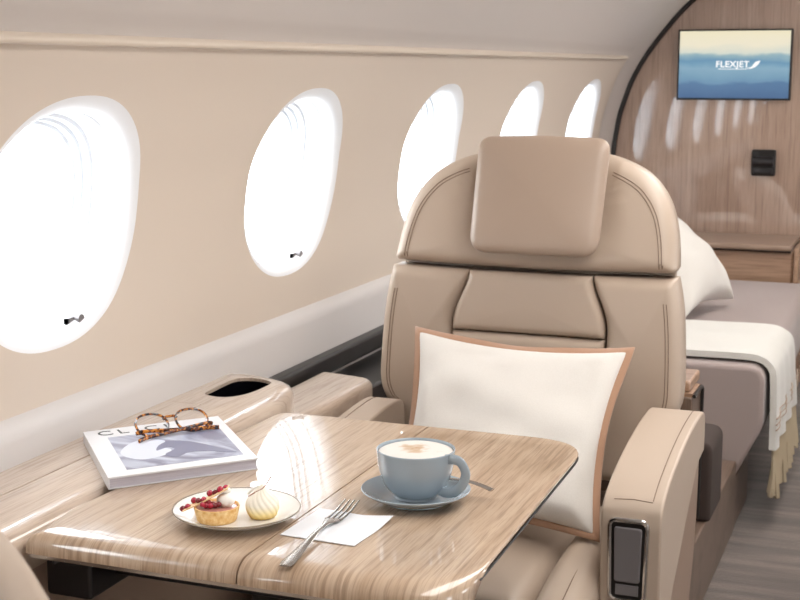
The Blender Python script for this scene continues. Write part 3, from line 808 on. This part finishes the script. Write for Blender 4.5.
# plate with pastries
pc = (-.828, 1.544, .7005)
pr_ = [(.001, 0), (.050, 0), (.053, .003), (.066, .0055), (.081, .0125), (.0843, .0145), (.0846, .0157), (.0836, .0163), (.080, .0147), (.066, .0085), (.055, .0060), (.001, .0055)]
pt = tag(obj('dessert_plate', lathe(pr_, pc), m_porcelain, loc=pc), 'round white plate with thin grey rim holding two small pastries', 'plate')
obj('plate_rim', tube([(pc[0] + .0841 * math.cos(a), pc[1] + .0841 * math.sin(a), pc[2] + .0160) for a in np.linspace(0, 2 * PI, 80, endpoint=False)], .0011, 6, True), m_rim, pt)
tc = Vector((-.842, 1.515, .7062))
tart = root('fruit_tart', tuple(tc), 'small round tart with red berries on the left of the plate', 'tart')
def fl(r, z, a): return r * (1 + (.012 * math.cos(a * 28) if z > .003 and r > .02 else 0))
obj('crust', lathe([(.001, 0), (.0245, 0), (.0262, .002), (.0295, .0185), (.0298, .0200), (.0285, .0205), (.0270, .0190), (.0262, .0165), (.001, .0160)], tc, 84, fl), m_crust, tart, sharp=60)
obj('filling', lathe([(.001, .0158), (.0264, .0158), (.0264, .0178), (.018, .0190), (.001, .0193)], tc, 40), m_custard, tart)
rt = Vector((.93, .36, 0)); fw = Vector((-.36, .93, 0))
def tp_(a, b, z): p = tc + rt * a + fw * b; return Vector((p.x, p.y, tc.z + z))
tl = [tp_(-.043, -.006, .016), tp_(-.02, -.004, .026), tp_(0, -.002, .036), tp_(.016, 0, .045)]
tv_, tf_ = [], []
for i, p in enumerate(tl):
    for b in (-.008, .008): tv_ += [p + fw * b + Vector((0, 0, .0008)), p + fw * b - Vector((0, 0, .0008))]
for i in range(3):
    a = i * 4; b = a + 4; tf_ += [(a, a + 2, b + 2, b), (a + 1, b + 1, b + 3, a + 3), (a, b, b + 1, a + 1), (a + 2, a + 3, b + 3, b + 2)]
tf_ += [(0, 1, 3, 2), (12, 14, 15, 13)]
obj('tuile', (tv_, tf_), m_tuile, tart)
random.seed(4)
bl = []
for i in range(9):
    q = i / 8; bl.append((tp_(-.044 + .056 * q, random.uniform(-.008, .004), .0175 + .026 * q + random.uniform(-.001, .002)), random.uniform(.0036, .0048)))
for i in range(8): bl.append((tp_(random.uniform(-.018, .008), random.uniform(-.014, -.004), .0215 + random.uniform(0, .006)), random.uniform(.0032, .0044)))
for i, (p, r) in enumerate(bl): obj('berry', ball(p, r, 10, 7), m_berry if i % 3 else m_berry2, tart)
obj('cream_dollop', join(ball(tp_(.012, 0, .0270), (.0125, .0105, .0095), 18, 12), ball(tp_(.012, .002, .040), (.0075, .006, .004), 14, 9)), m_cream, tart)
mc = Vector((-.792, 1.548, .7062))
mpz = [(.001, 0), (.0135, 0), (.0178, .003), (.0205, .009), (.0215, .015), (.0205, .022), (.0165, .029), (.0110, .0345), (.0065, .039), (.0030, .0435), (.001, .0455)]
mpz = cr(mpz, 3)
def sw(r, z, a): return r * (1 + .085 * abs(math.cos(7.5 * (a + z * 34))) * min(1, r / .01) - .045)
mer = root('meringue', tuple(mc), 'onion-shaped cream meringue swirl on the right of the plate', 'pastry')
obj('meringue_body', lathe(mpz, mc, 150, sw), m_mer, mer, sharp=60)
tw = [mc + rt * a + Vector((0, 0, z)) - fw * .006 for a, z in ((-.018, .030), (-.010, .0345), (0, .0400), (.005, .0450), (.009, .051), (.013, .0575))]
obj('twig', tube(cr([tuple(p) for p in tw], 4), .0008, 6), m_twig, mer)
obj('curl', tube(cr([tuple(mc + rt * a + Vector((0, 0, z))) for a, z in ((-.019, .031), (-.013, .037), (-.006, .041), (.001, .042))], 4), .0016, 6), m_cream, mer)

# napkin
nk = root('paper_napkin', (-.69, 1.56, .7), 'white paper napkin lying on the table under the fork', 'napkin')
NA, NB, NC, ND = (np.array(q) for q in ((-.746, 1.506), (-.742, 1.620), (-.632, 1.612), (-.641, 1.501)))
V, F = [], []; K = 20
for s in (0, 1):
    for j in range(K + 1):
        for i in range(K + 1):
            a, b = i / K, j / K; p = (NA * (1 - a) + ND * a) * (1 - b) + (NB * (1 - a) + NC * a) * b
            z = .7007 + .0005 * math.sin(a * 9) * math.sin(b * 7) ** 2 + .009 * max(0, a + b - 1.55) ** 1.5 * 4 * (1 if a > .6 else 0) * .5
            V.append((p[0], p[1], z + .0009 * s))
n = K + 1
for s in (0, 1):
    for j in range(K):
        for i in range(K): a = s * n * n + j * n + i; F.append((a, a + 1, a + n + 1, a + n))
for k in range(K):
    N2 = n * n
    F += [(k, k + 1, N2 + k + 1, N2 + k), (K * n + k, N2 + K * n + k, N2 + K * n + k + 1, K * n + k + 1), (k * n, N2 + k * n, N2 + (k + 1) * n, (k + 1) * n), (k * n + K, (k + 1) * n + K, N2 + (k + 1) * n + K, N2 + k * n + K)]
obj('napkin_sheet', (V, F), m_paper, nk)

# fork
fk_a = Vector((-.690, 1.404, 0)); fk_b = Vector((-.708, 1.652, 0)); fd = (fk_b - fk_a).normalized(); fs = Vector((fd.y, -fd.x, 0)); FL = (fk_b - fk_a).length
fk = root('fork', (-.70, 1.53, .7005), 'steel dessert fork lying across the white napkin', 'fork')
def fpt(t, s, z): p = fk_a + fd * (t * FL) + fs * s; return Vector((p.x, p.y, z))
ts = np.linspace(0, .70, 26)
def fw_(t): return np.interp(t, [0, .02, .06, .25, .45, .56, .64, .70], [.0066, .0088, .0088, .0062, .0038, .0038, .0082, .0122])
def fz(t): return .7012 + np.interp(t, [0, .15, .45, .6, .72, .85, 1], [.0015, .003, .0075, .0065, .0026, .0022, .0062])
V, F = [], []
for t in ts:
    w = fw_(t); z = fz(t)
    for k in range(10):
        a = 2 * PI * k / 10; V.append(fpt(t, w * math.cos(a), z + .0013 * math.sin(a)))
for i in range(len(ts) - 1):
    for k in range(10): F.append((i * 10 + k, i * 10 + (k + 1) % 10, (i + 1) * 10 + (k + 1) % 10, (i + 1) * 10 + k))
F += [tuple(range(10)), tuple((len(ts) - 1) * 10 + k for k in range(10))]
obj('handle', (V, F), m_steel, fk)
for k in range(4):
    s0 = (-1.5 + k) * .0066
    obj('tine', tube([fpt(t, s0, fz(t) + .0003) for t in np.linspace(.69, 1, 12)], (lambda q: (.0021 * (1 - .5 * q), .0012 * (1 - .4 * q))), 8), m_steel, fk)

# cup, saucer, spoon
sc_ = Vector((-.633, 1.700, .7005))
sp = [(.001, 0), (.040, 0), (.043, .0025), (.050, .0045), (.066, .0115), (.0745, .0172), (.0757, .0188), (.0748, .0196), (.0725, .0186), (.062, .0135), (.047, .0082), (.032, .0068), (.001, .0066)]
tag(obj('saucer', lathe(cr(sp, 3), sc_), m_blue, loc=sc_), 'blue-grey saucer under the coffee cup', 'saucer')
cc = sc_ + Vector((0, 0, .0070))
cpf = [(.001, 0), (.0275, 0), (.0290, .001), (.0292, .0035), (.0335, .0065), (.0425, .0165), (.0480, .0300), (.0518, .0430), (.0538, .0620), (.0543, .0672), (.0536, .0684), (.0524, .0675), (.0515, .0600), (.0496, .043), (.0460, .030), (.0390, .0175), (.027, .0085), (.001, .0070)]
cup = root('coffee_cup', tuple(cc), 'blue-grey coffee cup with a handle standing on its saucer', 'cup')
obj('cup_body', lathe(cr(cpf, 3), cc, 80), m_blue, cup, sharp=60)
hd_ = Vector((.80, .10, 0)); hd_ = Vector((.93, -.20, 0)).normalized()
def hpnt(r, z): return cc + hd_ * r + Vector((0, 0, z))
obj('handle', tube(cr([tuple(hpnt(r, z)) for r, z in ((.047, .0590), (.058, .0615), (.070, .0600), (.0780, .0500), (.0790, .0410), (.0735, .0280), (.0620, .0170), (.0480, .0130), (.039, .0150))], 6), (lambda q: (.0036, .0072)), 12), m_blue, cup)
foam = obj('milk_foam', lathe([(.001, .0600), (.0500, .0600), (.0514, .0618), (.0510, .0643), (.046, .0664), (.030, .0682), (.001, .0688)], cc, 60, lambda r, z, a: r), m_foam, cup, loc=cc + Vector((0, 0, .067)))
foam['label'] = 'white milk foam with a light tan swirl'
s0 = Vector((-.574, 1.800, 0)); s1 = Vector((-.546, 1.766, 0))
spn = root('teaspoon', (-.58, 1.79, .72), 'steel teaspoon resting on the saucer behind the cup handle', 'spoon')
a0 = Vector((-.632, 1.762, .718)); pts = [(a0.x, a0.y, .7185), (-.602, 1.752, .7205), (-.572, 1.745, .7225), (-.552, 1.740, .7205), (-.534, 1.736, .7165)]
obj('handle', tube(cr(pts, 6), (lambda q: (.0030 + .0030 * q, .0017)), 10), m_steel, spn)
obj('bowl', ball((a0.x - .008, a0.y + .002, .7180), (.015, .0095, .0022), 16, 8), m_steel, spn)

# ------------------------------------------------------------------ light
W = bpy.data.worlds.new('World'); bpy.context.scene.world = W; W.use_nodes = True
bg = W.node_tree.nodes['Background']; bg.inputs[0].default_value = (.93, .97, 1, 1); bg.inputs[1].default_value = 9.0
def area(name, loc, rot, sx, sy, power, col=(1, .93, .85)):
    l = bpy.data.lights.new(name, 'AREA'); l.shape = 'RECTANGLE'; l.size = sx; l.size_y = sy; l.energy = power; l.color = col
    o = bpy.data.objects.new(name, l); COL.objects.link(o); o.location = loc; o.rotation_euler = rot; return o
area('ceiling_light', (-.10, 3.0, 1.77), (0, 0, 0), .5, 4.6, 47, (1, .965, .93))

# ------------------------------------------------------------------ camera
cam = bpy.data.cameras.new('camera'); co = bpy.data.objects.new('camera', cam); COL.objects.link(co)
cam.sensor_width = 36; cam.lens = 1366 / 800 * 36; cam.clip_start = .01
F_ = 1366.; th_ = math.atan(232 / F_); ps_ = math.atan(535 / F_ * math.cos(th_))
co.location = (0, 0, 1.29); co.rotation_euler = (PI / 2 - th_, 0, ps_)
cam.dof.use_dof = True; cam.dof.focus_distance = 1.95; cam.dof.aperture_fstop = 16
sc = bpy.context.scene; sc.camera = co
sc.view_settings.view_transform = 'Standard'; sc.view_settings.look = 'None'; sc.view_settings.exposure = 0; sc.view_settings.gamma = 1
